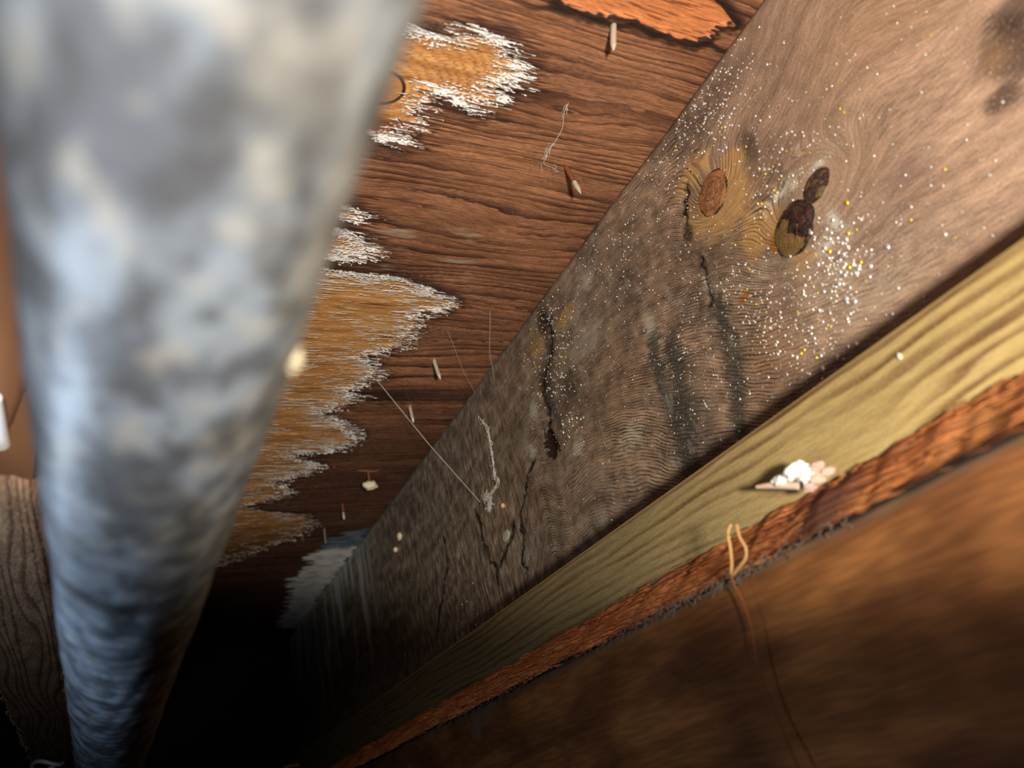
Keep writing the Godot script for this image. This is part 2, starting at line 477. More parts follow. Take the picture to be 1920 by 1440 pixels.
func joist_phase(D: float, U: float) -> float:
	var sg := 190.0 if D < 420.0 else 140.0
	var hump := 120.0 * exp(-pow((D - 425.0) / sg, 2.0)) * (1.0 - 0.85 * smoothstep(190.0, 320.0, U))
	hump += 34.0 * exp(-(pow((D - 120.0) / 40.0, 2.0))) * smoothstep(200.0, 290.0, U)
	var ph := U - hump + 5.0 * n1.get_noise_2d(D * 0.012, U * 0.012)
	if D > 440.0 and D < 540.0: ph -= 26.0 * exp(-pow((D - 472.0) / 20.0, 2.0)) * (1.0 - smoothstep(188.0, 214.0, U))
	if D > 500.0: return ph
	for k in KNOTS:
		var dx := D - k.x
		var dy := U - k.y
		var r2 := dx * dx * 0.7 + dy * dy
		var rk := k.z * 1.9
		if r2 < rk * rk * 5.6: ph += 39.0 * exp(-r2 / (rk * rk))
	return ph

var blot_cells := {}

var no_blots: Array = []

func near_blots(D: float, U: float) -> Array:
	return blot_cells.get(int(D / 20.0) * 100 + int(U / 20.0), no_blots)

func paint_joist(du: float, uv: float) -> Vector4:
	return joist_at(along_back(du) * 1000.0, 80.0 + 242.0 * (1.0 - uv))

func paint_joist_near(du: float, uv: float) -> Vector4:
	return joist_at(-340.0 + 380.0 * du, 80.0 + 242.0 * (1.0 - uv))

func joist_at(D: float, U: float) -> Vector4:
	var ph := joist_phase(D, U)
	var p2 := ph / 2.35 + 0.35 * n2.get_noise_2d(D * 0.05, U * 0.05)
	var fr := p2 - floorf(p2)
	var strong := smoothstep(130.0, 215.0, D) * (1.0 - smoothstep(330.0, 440.0, D)) * (1.0 - 0.55 * smoothstep(235.0, 290.0, U)) * (0.75 + 0.5 * n1.get_noise_2d(D * 0.02 + 3.0, U * 0.03))
	strong = maxf(strong, 0.42 + 0.3 * n1.get_noise_2d(D * 0.03 + 13.0, U * 0.03))
	strong = maxf(strong, 0.9 * (1.0 - smoothstep(8.0, 32.0, absf(D - 470.0))) * (1.0 - smoothstep(195.0, 205.0, U)))
	strong *= 0.22 + 0.78 * smoothstep(140.0, 225.0, D)
	var line := smoothstep(0.62, 0.86, fr) * (1.0 - smoothstep(0.93, 1.0, fr)) * clampf(strong, 0.0, 1.0)
	line *= 0.7 + 0.5 * n2.get_noise_2d(D * 0.07, ph * 0.2)
	var p3 := ph / 9.0
	var wide := n1.get_noise_2d(D * 0.004 + 20.0, p3)
	var fib := n2.get_noise_2d(D * 0.09 + ph * 0.03, ph * 1.25)
	var grit := n2.get_noise_2d(D * 0.9, U * 0.9)
	var cloud := nf.get_noise_2d(D * 0.014, U * 0.014)
	var drip := n2.get_noise_2d(D * 0.32, U * 0.035)
	var base := (Vector3(0.70, 0.585, 0.495)).lerp(Vector3(0.525, 0.44, 0.385), clampf(0.5 + 1.2 * cloud, 0.0, 1.0))
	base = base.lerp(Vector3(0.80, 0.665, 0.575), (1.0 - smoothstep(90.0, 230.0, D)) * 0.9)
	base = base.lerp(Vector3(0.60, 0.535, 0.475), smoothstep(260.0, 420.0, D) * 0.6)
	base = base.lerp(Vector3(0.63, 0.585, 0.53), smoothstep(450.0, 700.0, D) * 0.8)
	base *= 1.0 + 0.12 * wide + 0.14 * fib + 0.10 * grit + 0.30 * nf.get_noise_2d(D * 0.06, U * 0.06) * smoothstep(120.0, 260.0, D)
	var far := smoothstep(430.0, 560.0, D)
	base *= 1.0 + 0.34 * far * drip
	var hgt := 0.6 + (0.03 + 0.03 * smoothstep(150.0, 240.0, D)) * fib + 0.03 * grit + 0.02 * wide
	# stains with a shape of their own
	for b: PackedFloat32Array in near_blots(D, U):
		var dx := (D - b[0]) / b[2]
		var dy := (U - b[1]) / b[3]
		var rr := dx * dx + dy * dy
		if rr < 4.0:
			var m := exp(-rr * 1.4)
			var kind := int(b[4])
			var st := b[5]
			if kind == 0:
				m = smoothstep(0.22, 0.62, m + 0.4 * fib + 0.3 * cloud + 0.3 * grit) * st
				base = base.lerp(Vector3(0.90, 0.89, 0.83), m)
			elif kind == 1:
				m = smoothstep(0.2, 0.7, m + 0.35 * cloud + 0.2 * fib) * st
				base = base.lerp(Vector3(0.84, 0.66, 0.43) * (1.0 + 0.14 * fib), m)
			elif kind == 2:
				m = smoothstep(0.25, 0.75, m + 0.5 * cloud + 0.2 * fib) * st
				base = base.lerp(Vector3(0.19, 0.14, 0.125), m)
			elif kind == 3:
				base = base.lerp(Vector3(0.30, 0.29, 0.27), m * st)
			elif kind == 4:
				base = base.lerp(Vector3(0.47, 0.37, 0.36), m * st)
			elif kind == 5:
				base = base.lerp(Vector3(0.70, 0.54, 0.40), m * st)
			else:
				base = base.lerp(Vector3(0.76, 0.46, 0.17), smoothstep(0.3, 0.6, m + 0.3 * fib) * st)
	base = base.lerp(Vector3(0.15, 0.10, 0.075), clampf(line * 1.05, 0.0, 1.0))
	hgt -= (0.08 + 0.24 * smoothstep(150.0, 240.0, D)) * line
	# grey damp bands that run down across the grain
	if D < 455.0:
		var bd := bands.get_at(D + 3.0 * cloud * 4.0, U) + 3.0 * fib
		if bd < 12.0:
			base = base.lerp(Vector3(0.235, 0.235, 0.225), (1.0 - smoothstep(2.0, 9.0, bd)) * 0.72)
	# pale threads of mould lying on the wood
	var mo := smoothstep(0.12, 0.65, nf.get_noise_2d(D * 0.085 + 70.0, U * 0.038) + 0.5 * cloud) * (0.16 + 0.6 * smoothstep(-0.1, 0.6, grit + 0.5 * drip)) * smoothstep(180.0, 300.0, D)
	base = base.lerp(Vector3(0.74, 0.72, 0.68), mo)
	hgt += 0.08 * mo
	var speck := smoothstep(0.80, 0.88, n2.get_noise_2d(D * 0.55 + 11.0, U * 0.55)) * 0.6
	base = base.lerp(Vector3(0.86, 0.82, 0.74), speck)
	base = base.lerp(Vector3(0.70, 0.70, 0.68), smoothstep(309.0, 318.0, U) * smoothstep(380.0, 480.0, D) * (0.45 + 0.5 * n2.get_noise_2d(D * 0.12, U * 0.2)))
	# splits
	var cd := cracks.get_at(D, U)
	if cd < 9.0:
		var best := 1e9
		var p := Vector2(D + 1.6 * n2.get_noise_2d(D * 0.12, U * 0.12) + 0.7 * grit, U + 1.2 * n2.get_noise_2d(D * 0.1 + 9.0, U * 0.1))
		for l: PackedVector2Array in crack_lines: best = minf(best, line_distance(p, l))
		var wd := 0.75 + 0.5 * n1.get_noise_2d(D * 0.06, U * 0.06)
		base = base.lerp(base * 0.6, 1.0 - smoothstep(0.5, 3.5, best))
		var cr := 1.0 - smoothstep(wd * 0.5, wd, best)
		base = base.lerp(Vector3(0.055, 0.035, 0.03), cr)
		hgt -= 0.5 * cr
	# the broken pocket at the end of the main split
	var hx := (D - 436.0 + 2.0 * grit) / (8.0 + 2.5 * n2.get_noise_2d(3.0, U * 0.25))
	var hy := (U - 215.5) / 12.5
	var ho := 1.0 - smoothstep(0.8, 1.05, hx * hx + hy * hy)
	base = base.lerp(Vector3(0.17, 0.105, 0.075) * (1.0 + 0.6 * grit), ho)
	hgt -= 0.4 * ho
	# white runs at the far joint
	if D > 820.0:
		var len := 60.0 + 150.0 * clampf(n1.get_noise_2d(D * 0.022, 3.0) + 0.4, 0.0, 1.0)
		var run := smoothstep(-0.15, 0.25, n2.get_noise_2d(D * 0.05, U * 0.004 + 2.0)) * smoothstep(850.0, 930.0, D) * (1.0 - smoothstep(len * 0.5, len, 320.0 - U))
		run = maxf(run, (1.0 - smoothstep(4.0, 14.0, 320.0 - U)) * smoothstep(830.0, 880.0, D) * 0.5)
		base = base.lerp(Vector3(0.88, 0.92, 0.94), run)
	return Vector4(base.x, base.y, base.z, hgt)

# a knot's own face: u, v in 0..1 over its disc
func paint_knot(kind: int) -> Callable:
	return func(u: float, v: float) -> Vector4:
		var p := Vector2(u - 0.5, v - 0.5) * 2.0
		var r := p.length()
		var a := atan2(p.y, p.x)
		var c := nf.get_noise_2d(p.x * 1.6 + kind * 7.0, p.y * 1.6)
		var f := n2.get_noise_2d(p.x * 9.0, p.y * 9.0 + kind)
		var base := Vector3(0.66, 0.46, 0.31) * (1.0 + 0.25 * c + 0.12 * f)
		var hgt := 0.6 + 0.1 * f
		var ring := smoothstep(0.55, 0.95, sin(r * 21.0 + 3.0 * c)) * 0.3
		base = base.lerp(Vector3(0.30, 0.17, 0.10), ring)
		if kind == 0:
			var ck := 1.0 - smoothstep(0.02, 0.07, absf(n1.get_noise_2d(p.x * 2.6 + 2.0, p.y * 2.6)))
			ck *= smoothstep(0.0, 0.3, 0.8 - r)
			base = base.lerp(Vector3(0.17, 0.10, 0.07), ck * 0.8)
			hgt -= 0.3 * ck
		else:
			# half dark rotten bark, half smooth greenish brown wood
			var edge := p.x + 0.25 * p.y + 0.7 * c
			var rot := (1.0 - smoothstep(-0.08, 0.12, edge - 0.05)) if kind == 1 else smoothstep(-0.3, 0.1, c + 0.1)
			base = (Vector3(0.50, 0.40, 0.25) * (1.0 + 0.2 * c)).lerp(Vector3(0.21, 0.125, 0.11) * (1.0 + 0.7 * f + 0.8 * c), rot)
			var cr := (1.0 - smoothstep(0.0, 0.09, absf(edge - 0.07))) * 0.6
			base = base.lerp(Vector3(0.72, 0.55, 0.32), cr)
			hgt -= 0.3 * rot * absf(f)
		base = base.lerp(Vector3(0.12, 0.07, 0.05), smoothstep(0.86, 0.97, r + 0.05 * sin(a * 5.0)))
		return Vector4(base.x, base.y, base.z, hgt)

# ------------------------------------------------------------------ other timber and the pipe

func paint_ledger(u: float, v: float) -> Vector4:
	var D := -290.0 + 1590.0 * u
	var Y := 38.0 * v
	var ph := Y + 2.5 * n1.get_noise_2d(D * 0.004, 1.0) + 0.014 * (D - 200.0) * (Y / 38.0) + 1.3 * n1.get_noise_2d(D * 0.014, Y * 0.12)
	# the growth rings sweep downwards round a low hump where the grain meets the torn board
	ph -= 12.0 * exp(-pow((D - 190.0) / 55.0, 2.0)) * smoothstep(8.0, 38.0, Y)
	var p := ph / 5.2
	var fr := p - floorf(p)
	var late := smoothstep(0.35, 0.8, fr) * (1.0 - smoothstep(0.86, 1.0, fr))
	late *= 1.0 - 0.65 * (1.0 - smoothstep(30.0, 80.0, absf(D - 205.0))) * smoothstep(10.0, 20.0, Y)
	late *= 0.62 + 0.55 * n1.get_noise_2d(D * 0.012, floorf(p) * 3.1)
	var fib := n2.get_noise_2d(D * 0.07, Y * 2.2)
	var g := n2.get_noise_2d(D * 0.5, Y * 0.6)
	var b := (Vector3(0.78, 0.68, 0.45)).lerp(Vector3(0.72, 0.63, 0.42), 0.5 + 0.5 * n1.get_noise_2d(D * 0.01, Y * 0.05))
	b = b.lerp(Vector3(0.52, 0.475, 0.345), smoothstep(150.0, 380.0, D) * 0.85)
	b = b.lerp(Vector3(0.42, 0.30, 0.18), clampf(late, 0.0, 1.0) * 0.88)
	b *= 1.0 + 0.07 * fib + 0.03 * g
	b = b.lerp(Vector3(0.78, 0.74, 0.62), smoothstep(0.6, 0.8, g) * 0.25)
	b = b.lerp(Vector3(0.76, 0.70, 0.52), 1.0 - smoothstep(1.4, 2.6, Y))  # top corner painted lighter, a lit edge put into the colour
	return Vector4(b.x, b.y, b.z, 0.6 - 0.25 * late + 0.08 * fib)

func paint_torn(u: float, v: float) -> Vector4:
	var D := -290.0 + 1590.0 * u
	var Y := 32.0 * v
	var ph := Y * 0.30 + 1.2 * n1.get_noise_2d(D * 0.008, Y * 0.08)
	var fr := ph - floorf(ph)
	var late := smoothstep(0.5, 0.85, fr) * (1.0 - smoothstep(0.9, 1.0, fr))
	var fib := n2.get_noise_2d(D * 0.018, Y * 0.75)
	var fib2 := n2.get_noise_2d(D * 0.05, Y * 2.0)
	var c := nf.get_noise_2d(D * 0.02, Y * 0.05)
	var b := (Vector3(0.90, 0.62, 0.39)).lerp(Vector3(0.75, 0.46, 0.28), clampf(0.5 + 1.2 * c, 0.0, 1.0))
	b = b.lerp(Vector3(0.38, 0.20, 0.12), late * 0.7)
	b *= 1.0 + 0.22 * fib + 0.15 * fib2
	b = b.lerp(Vector3(0.78, 0.58, 0.33), smoothstep(0.35, 0.6, fib) * 0.5 * smoothstep(8.0, 20.0, Y))
	b = b.lerp(Vector3(0.66, 0.58, 0.53), smoothstep(0.35, 0.7, c + 0.3 * fib2) * 0.5 * (1.0 - smoothstep(4.0, 13.0, Y)))
	b = b.lerp(Vector3(0.36, 0.23, 0.22), (1.0 - smoothstep(6.0, 22.0, absf(D - 188.0))) * 0.7)
	return Vector4(b.x, b.y, b.z, 0.5 + 0.22 * fib + 0.14 * fib2 - 0.15 * late)

func paint_board(u: float, v: float) -> Vector4:
	var D := -290.0 + 1590.0 * u
	var Y := 175.0 * v
	var c := nf.get_noise_2d(D * 0.012, Y * 0.02)
	var c2 := nf.get_noise_2d(D * 0.006 + 30.0, Y * 0.035)
	var fib := n2.get_noise_2d(D * 0.04, Y * 0.35)
	var b := (Vector3(0.70, 0.47, 0.27)).lerp(Vector3(0.52, 0.33, 0.19), clampf(0.5 + 1.5 * c, 0.0, 1.0)) * (1.0 + 0.08 * fib + 0.15 * c2)
	b = b.lerp(Vector3(0.29, 0.155, 0.09), smoothstep(0.1, 0.5, n1.get_noise_2d(D * 0.003, (Y - D * 0.05) * 0.06)) * 0.2)
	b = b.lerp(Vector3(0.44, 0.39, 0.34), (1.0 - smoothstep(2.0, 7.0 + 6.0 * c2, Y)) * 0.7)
	b = b.lerp(Vector3(0.13, 0.115, 0.11), 1.0 - smoothstep(1.2, 3.2 + 2.0 * c, Y))  # dark line painted along the top: shade of the gap under the torn edge
	b = b.lerp(Vector3(0.62, 0.60, 0.58), smoothstep(0.25, 0.5, c) * (1.0 - smoothstep(10.0, 40.0, absf(D - 505.0))) * 0.4)
	return Vector4(b.x, b.y, b.z, 0.5 + 0.15 * c + 0.08 * fib)

func paint_pipe(u: float, v: float) -> Vector4:
	# u round the pipe, v along it, finer towards the near end
	var L := along_back(v) * 1000.0
	var A := u * 132.0
	var c := nf.get_noise_2d(A * 0.05, L * 0.03)
	var c2 := nf.get_noise_2d(A * 0.10 + 40.0, L * 0.075 + 11.0)
	var ring := n2.get_noise_2d(A * 0.03 + 3.0, L * 0.12) * smoothstep(150.0, 330.0, L)
	var b := (Vector3(0.61, 0.665, 0.745)).lerp(Vector3(0.40, 0.43, 0.485), clampf(0.45 + 1.8 * c, 0.0, 1.0))
	var lamp_tint := smoothstep(0.50, 0.64, u + 0.12 * c)  # right half painted beige, imitating the headlamp's neutral light on that side
	b = b.lerp(Vector3(0.545, 0.54, 0.52) * (1.0 + 0.5 * c2), lamp_tint * 0.85)
	b = b.lerp(Vector3(0.74, 0.735, 0.72), smoothstep(0.14, 0.5, c2) * 0.6)
	b = b.lerp(Vector3(0.33, 0.34, 0.37), smoothstep(0.08, 0.42, -c2) * 0.65)
	b *= 1.0 + 0.24 * ring
	var dd := (L - 253.0 + 0.012 * (A - 60.7) * (A - 60.7)) / 5.0  # crescent of shade painted dark over the dent
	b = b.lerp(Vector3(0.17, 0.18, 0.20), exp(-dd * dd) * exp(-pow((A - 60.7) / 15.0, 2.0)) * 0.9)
	return Vector4(b.x, b.y, b.z, 0.5 + 0.3 * c2)

func paint_old(u: float, v: float) -> Vector4:
	var c := nf.get_noise_2d(u * 30.0, v * 3.0)
	var ph := v * 9.0 + 1.2 * n1.get_noise_2d(u * 5.0, v * 2.0)
	var fr := ph - floorf(ph)
	var late := smoothstep(0.5, 0.85, fr) * (1.0 - smoothstep(0.9, 1.0, fr))
	var f := n2.get_noise_2d(u * 130.0, v * 40.0)
	var b := (Vector3(0.68, 0.53, 0.41)).lerp(Vector3(0.54, 0.41, 0.31), clampf(0.5 + c, 0.0, 1.0))
	b = b.lerp(Vector3(0.24, 0.16, 0.12), late * 0.55) * (1.0 + 0.15 * f)
	b = b.lerp(Vector3(0.72, 0.68, 0.6), smoothstep(0.62, 0.75, n2.get_noise_2d(u * 220.0, v * 14.0)) * 0.5)
	return Vector4(b.x, b.y, b.z, 0.6 - 0.3 * late + 0.1 * f)

# ------------------------------------------------------------------ scene

func _ready() -> void:
	setup_noise()
	# camera: a phone held under the floor, looking up along the joists
	var cam := Camera3D.new()
	cam.name = "camera"
	var lens := CameraAttributesPhysical.new()
	lens.frustum_focal_length = 24.167
	lens.frustum_focus_distance = 0.50
	lens.exposure_aperture = 7.2
	lens.frustum_near = 0.01
	lens.frustum_far = 20.0
	cam.attributes = lens
	cam.near = 0.01
	cam.far = 20.0
	cam.fov = 52.81
	cam.transform = Transform3D(Basis(Vector3(0.88616, -0.21526, 0.41035), Vector3(-0.02552, 0.86154, 0.50705), Vector3(-0.46268, -0.45980, 0.75797)).orthonormalized(), Vector3(0, EYE, 0))
	add_child(cam)
	cam.current = true
	var we := WorldEnvironment.new()
	we.name = "surroundings"
	var env := Environment.new()
	env.background_mode = Environment.BG_COLOR
	env.background_color = Color(0.0, 0.0, 0.0)
	env.tonemap_mode = Environment.TONE_MAPPER_LINEAR
	env.tonemap_exposure = 1.0
	env.sdfgi_enabled = true
	env.ssao_enabled = true
	env.ssil_enabled = true
	we.environment = env
	add_child(we)
	# a headlamp behind the lens, aimed up, and an added, unseen cool light at the left to brighten the pipe
	var torch := SpotLight3D.new()
	torch.name = "headlamp"
	torch.light_color = Color(1.0, 0.95, 0.87)
	torch.light_energy = 0.50
	torch.light_size = 0.02
	torch.spot_range = 8.0
	torch.spot_attenuation = 2.0
	torch.spot_angle = 43.8
	torch.spot_angle_attenuation = 0.21
	torch.shadow_enabled = true
	torch.position = at(-0.15, 0.0, -0.05)
	torch.basis = Basis.looking_at(Vector3(0.320, 0.809, -0.493), Vector3(0, 0, -1))
	add_child(torch)
	var small := OmniLight3D.new()
	small.name = "added_pipe_light"
	small.light_color = Color(0.84, 0.92, 1.0)
	small.light_energy = 0.018
	small.light_size = 0.03
	small.omni_range = 6.0
	small.omni_attenuation = 2.0
	small.shadow_enabled = true
	small.position = at(0.27, -0.12, 0.03)
	add_child(small)

	build_shell()
	build_joist()
	build_ledger_and_board()
	build_pipe()
	build_left_joist()
	build_nails()
	build_small_things()
	build_droplets()

func build_shell() -> void:
	ply_outlines()
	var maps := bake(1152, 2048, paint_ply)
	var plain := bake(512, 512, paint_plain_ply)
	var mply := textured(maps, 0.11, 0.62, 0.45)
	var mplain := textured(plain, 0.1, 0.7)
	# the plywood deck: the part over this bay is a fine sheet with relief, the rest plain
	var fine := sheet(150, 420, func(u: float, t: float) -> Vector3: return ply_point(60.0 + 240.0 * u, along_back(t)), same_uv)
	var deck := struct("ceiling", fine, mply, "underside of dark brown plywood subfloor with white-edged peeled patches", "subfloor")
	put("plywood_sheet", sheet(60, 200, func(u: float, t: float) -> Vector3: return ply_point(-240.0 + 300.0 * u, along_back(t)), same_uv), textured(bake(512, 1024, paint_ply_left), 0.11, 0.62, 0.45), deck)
	put("plywood_sheet", sheet(60, 60, func(u: float, t: float) -> Vector3: return ply_point(-240.0 + 540.0 * u, -0.3 + 0.34 * t), same_uv), textured(bake(768, 512, paint_ply_near), 0.11, 0.62, 0.45), deck)
	var rest := SurfaceTool.new()
	rest.begin(Mesh.PRIMITIVE_TRIANGLES)
	for r in [[-1.2, -0.24, -1.40, 0.7], [0.3, 1.2, -1.40, 0.7], [-0.24, 0.3, 0.3, 0.7]]:
		var p := [Vector3(r[0], PLY_Y, r[2]), Vector3(r[1], PLY_Y, r[2]), Vector3(r[1], PLY_Y, r[3]), Vector3(r[0], PLY_Y, r[3])]
		for k in [0, 1, 2, 0, 2, 3]:
			rest.set_smooth_group(-1)
			rest.set_uv(Vector2(p[k].x * 0.8 + 0.5, p[k].z * 0.8 + 0.5))
			rest.add_vertex(p[k])
	rest.generate_normals()
	var m2 := mplain.duplicate()
	m2.texture_repeat = true
	put("plywood_sheet", rest.commit(), m2, deck)
	put("floor_slab", box(Vector3(-1.2, PLY_Y + 0.004, -1.45), Vector3(1.2, PLY_Y + 0.03, 0.7)), mat(Color(0.4, 0.28, 0.18), 0.9), deck)
	# the crust of white growth along the broken veneer, as short raised strands
	var st := SurfaceTool.new()
	st.begin(Mesh.PRIMITIVE_TRIANGLES)
	rng.seed = 5
	var made := 0
	for i in 60000:
		var G := rng.randf_range(112.0, 232.0)
		var D := rng.randf_range(195.0, 760.0)
		var w := fray(G, D)
		var s := peeled.get_at(G + w * 1.5, D + w * 0.25)
		if s < -0.6 or s > 2.2: continue
		made += 1
		if made > 700: break
		var len := rng.randf_range(0.0012, 0.0048)
		var a := Vector3(G * 0.001, PLY_Y - 0.0001, -D * 0.001)
		var b := a + Vector3(len * rng.randf_range(-1.0, 0.8), -rng.randf_range(0.0001, 0.0009), rng.randf_range(-0.0006, 0.0006))
		var r := rng.randf_range(0.00016, 0.00042)
		add_tube(st, [a, a.lerp(b, 0.5) + Vector3(0, -0.0003, 0), b], [r, r, r * 0.4], 5)
	st.generate_normals()
	var crust := put("mould_crust", st.commit(), mat(Color(0.93, 0.93, 0.94), 0.85), deck)
	crust.set_meta("kind", "stuff")
	crust.set_meta("label", "white crusty growth along the torn veneer edges")

	var soil := mat(Color(0.20, 0.16, 0.13), 0.95)
	struct("floor", box(Vector3(-1.25, -0.05, -1.45), Vector3(1.25, 0.0, 0.75)), soil, "bare dark soil floor of the crawl space", "ground")
	var old := mat(Color(0.16, 0.13, 0.115), 0.9)
	struct("wall_end", box(Vector3(-1.25, 0.0, -1.45), Vector3(1.25, PLY_Y, -1.372)), old, "dark rim board closing the far end of the joist bay", "rim board")
	struct("wall_back", box(Vector3(-1.25, 0.0, 0.7), Vector3(1.25, PLY_Y, 0.75)), old, "dark wall behind the viewer", "wall")
	struct("wall_left", box(Vector3(-1.25, 0.0, -1.45), Vector3(-1.2, PLY_Y, 0.75)), old, "dark side wall beyond the left joist", "wall")
	struct("wall_right", box(Vector3(1.2, 0.0, -1.45), Vector3(1.25, PLY_Y, 0.75)), old, "dark side wall beyond the right joist", "wall")

func joist_push(D: float, U: float) -> float:
	# how far the joist's face stands out at this place, in metres
	var o := 0.0008 * n1.get_noise_2d(D * 0.01, U * 0.03)
	for k in KNOTS:
		var r := Vector2(D - k.x, U - k.y).length() / k.z
		o += (0.0022 if k.z > 8.0 else 0.001) * exp(-r * r * 0.35)
	var hx := (D - 436.0) / 6.0
	var hy := (U - 215.5) / 11.5
	o -= 0.004 * (1.0 - smoothstep(0.5, 1.1, hx * hx + hy * hy))
	if D < 560.0 and cracks.get_at(D, U) < 2.0: o -= 0.0006
	# an eased top edge
	o -= 0.0035 * pow(smoothstep(312.0, 320.0, U), 2.0)
	return o

func build_joist() -> void:
	joist_marks()
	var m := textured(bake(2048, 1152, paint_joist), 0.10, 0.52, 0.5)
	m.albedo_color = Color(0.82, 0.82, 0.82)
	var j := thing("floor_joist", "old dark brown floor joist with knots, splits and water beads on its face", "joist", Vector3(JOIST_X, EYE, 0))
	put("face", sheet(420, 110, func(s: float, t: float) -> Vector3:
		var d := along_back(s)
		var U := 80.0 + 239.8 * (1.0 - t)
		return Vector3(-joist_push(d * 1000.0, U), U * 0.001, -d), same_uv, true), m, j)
	var mn := textured(bake(640, 512, paint_joist_near), 0.10, 0.52, 0.5)
	mn.albedo_color = m.albedo_color
	put("face", sheet(60, 40, func(s: float, t: float) -> Vector3:
		var d := -0.34 + 0.38 * s
		var U := 80.0 + 239.8 * (1.0 - t)
		return Vector3(-joist_push(d * 1000.0, U), U * 0.001, -d), same_uv, true), mn, j)
	put("body", box(Vector3(0.006, 0.08, -1.37), Vector3(0.038, 0.3198, 0.35)), mat(Color(0.42, 0.33, 0.26), 0.85), j)
	# knots
	var names := ["oval brown knot with fine cracks", "large knot, half dark rot and half smooth wood", "small dark rotten knot beside the large one"]
	for k in 3:
		var c := KNOTS[k]
		var R: float = c.z * 0.001
		var km := textured(bake(192, 192, paint_knot(k)), 0.12, 0.45, 0.5)
		km.albedo_color = Color(0.86, 0.86, 0.86)
		var disc := SurfaceTool.new()
		disc.begin(Mesh.PRIMITIVE_TRIANGLES)
		var nr := 10
		var na := 36
		var tilt := -0.75 if k == 0 else -0.5
		var stretch := Vector2(1.05, 0.88) if k != 2 else Vector2(1.25, 0.9)
		for i in nr + 1:
			for q in na + 1:
				var r := float(i) / nr
				var f := TAU * q / na
				var wob := 1.0 + 0.06 * n1.get_noise_2d(cos(f) * 1.5 + k * 5.0, sin(f) * 1.5)
				var p := Vector2(cos(f), sin(f)) * r * wob * stretch
				p = p.rotated(tilt) * R
				var D := c.x + p.x * 1000.0
				var U := c.y + p.y * 1000.0
				var up := joist_push(D, U) + 0.0009 * (1.0 - r * r * r * r) - 0.0004 * smoothstep(0.9, 1.0, r) + 0.0003 * nf.get_noise_2d(D * 0.3, U * 0.3)
				disc.set_uv(Vector2(0.5 + 0.5 * r * cos(f + tilt), 0.5 - 0.5 * r * sin(f + tilt)))
				disc.add_vertex(Vector3(-up, U * 0.001, -D * 0.001))
		for i in nr:
			for q in na:
				var a := i * (na + 1) + q
				for x in [a, a + 1, a + na + 1, a + 1, a + na + 2, a + na + 1]: disc.add_index(x)
		disc.generate_normals()
		var kn := put("knot", disc.commit(), km, j)
		kn.set_meta("label", names[k])

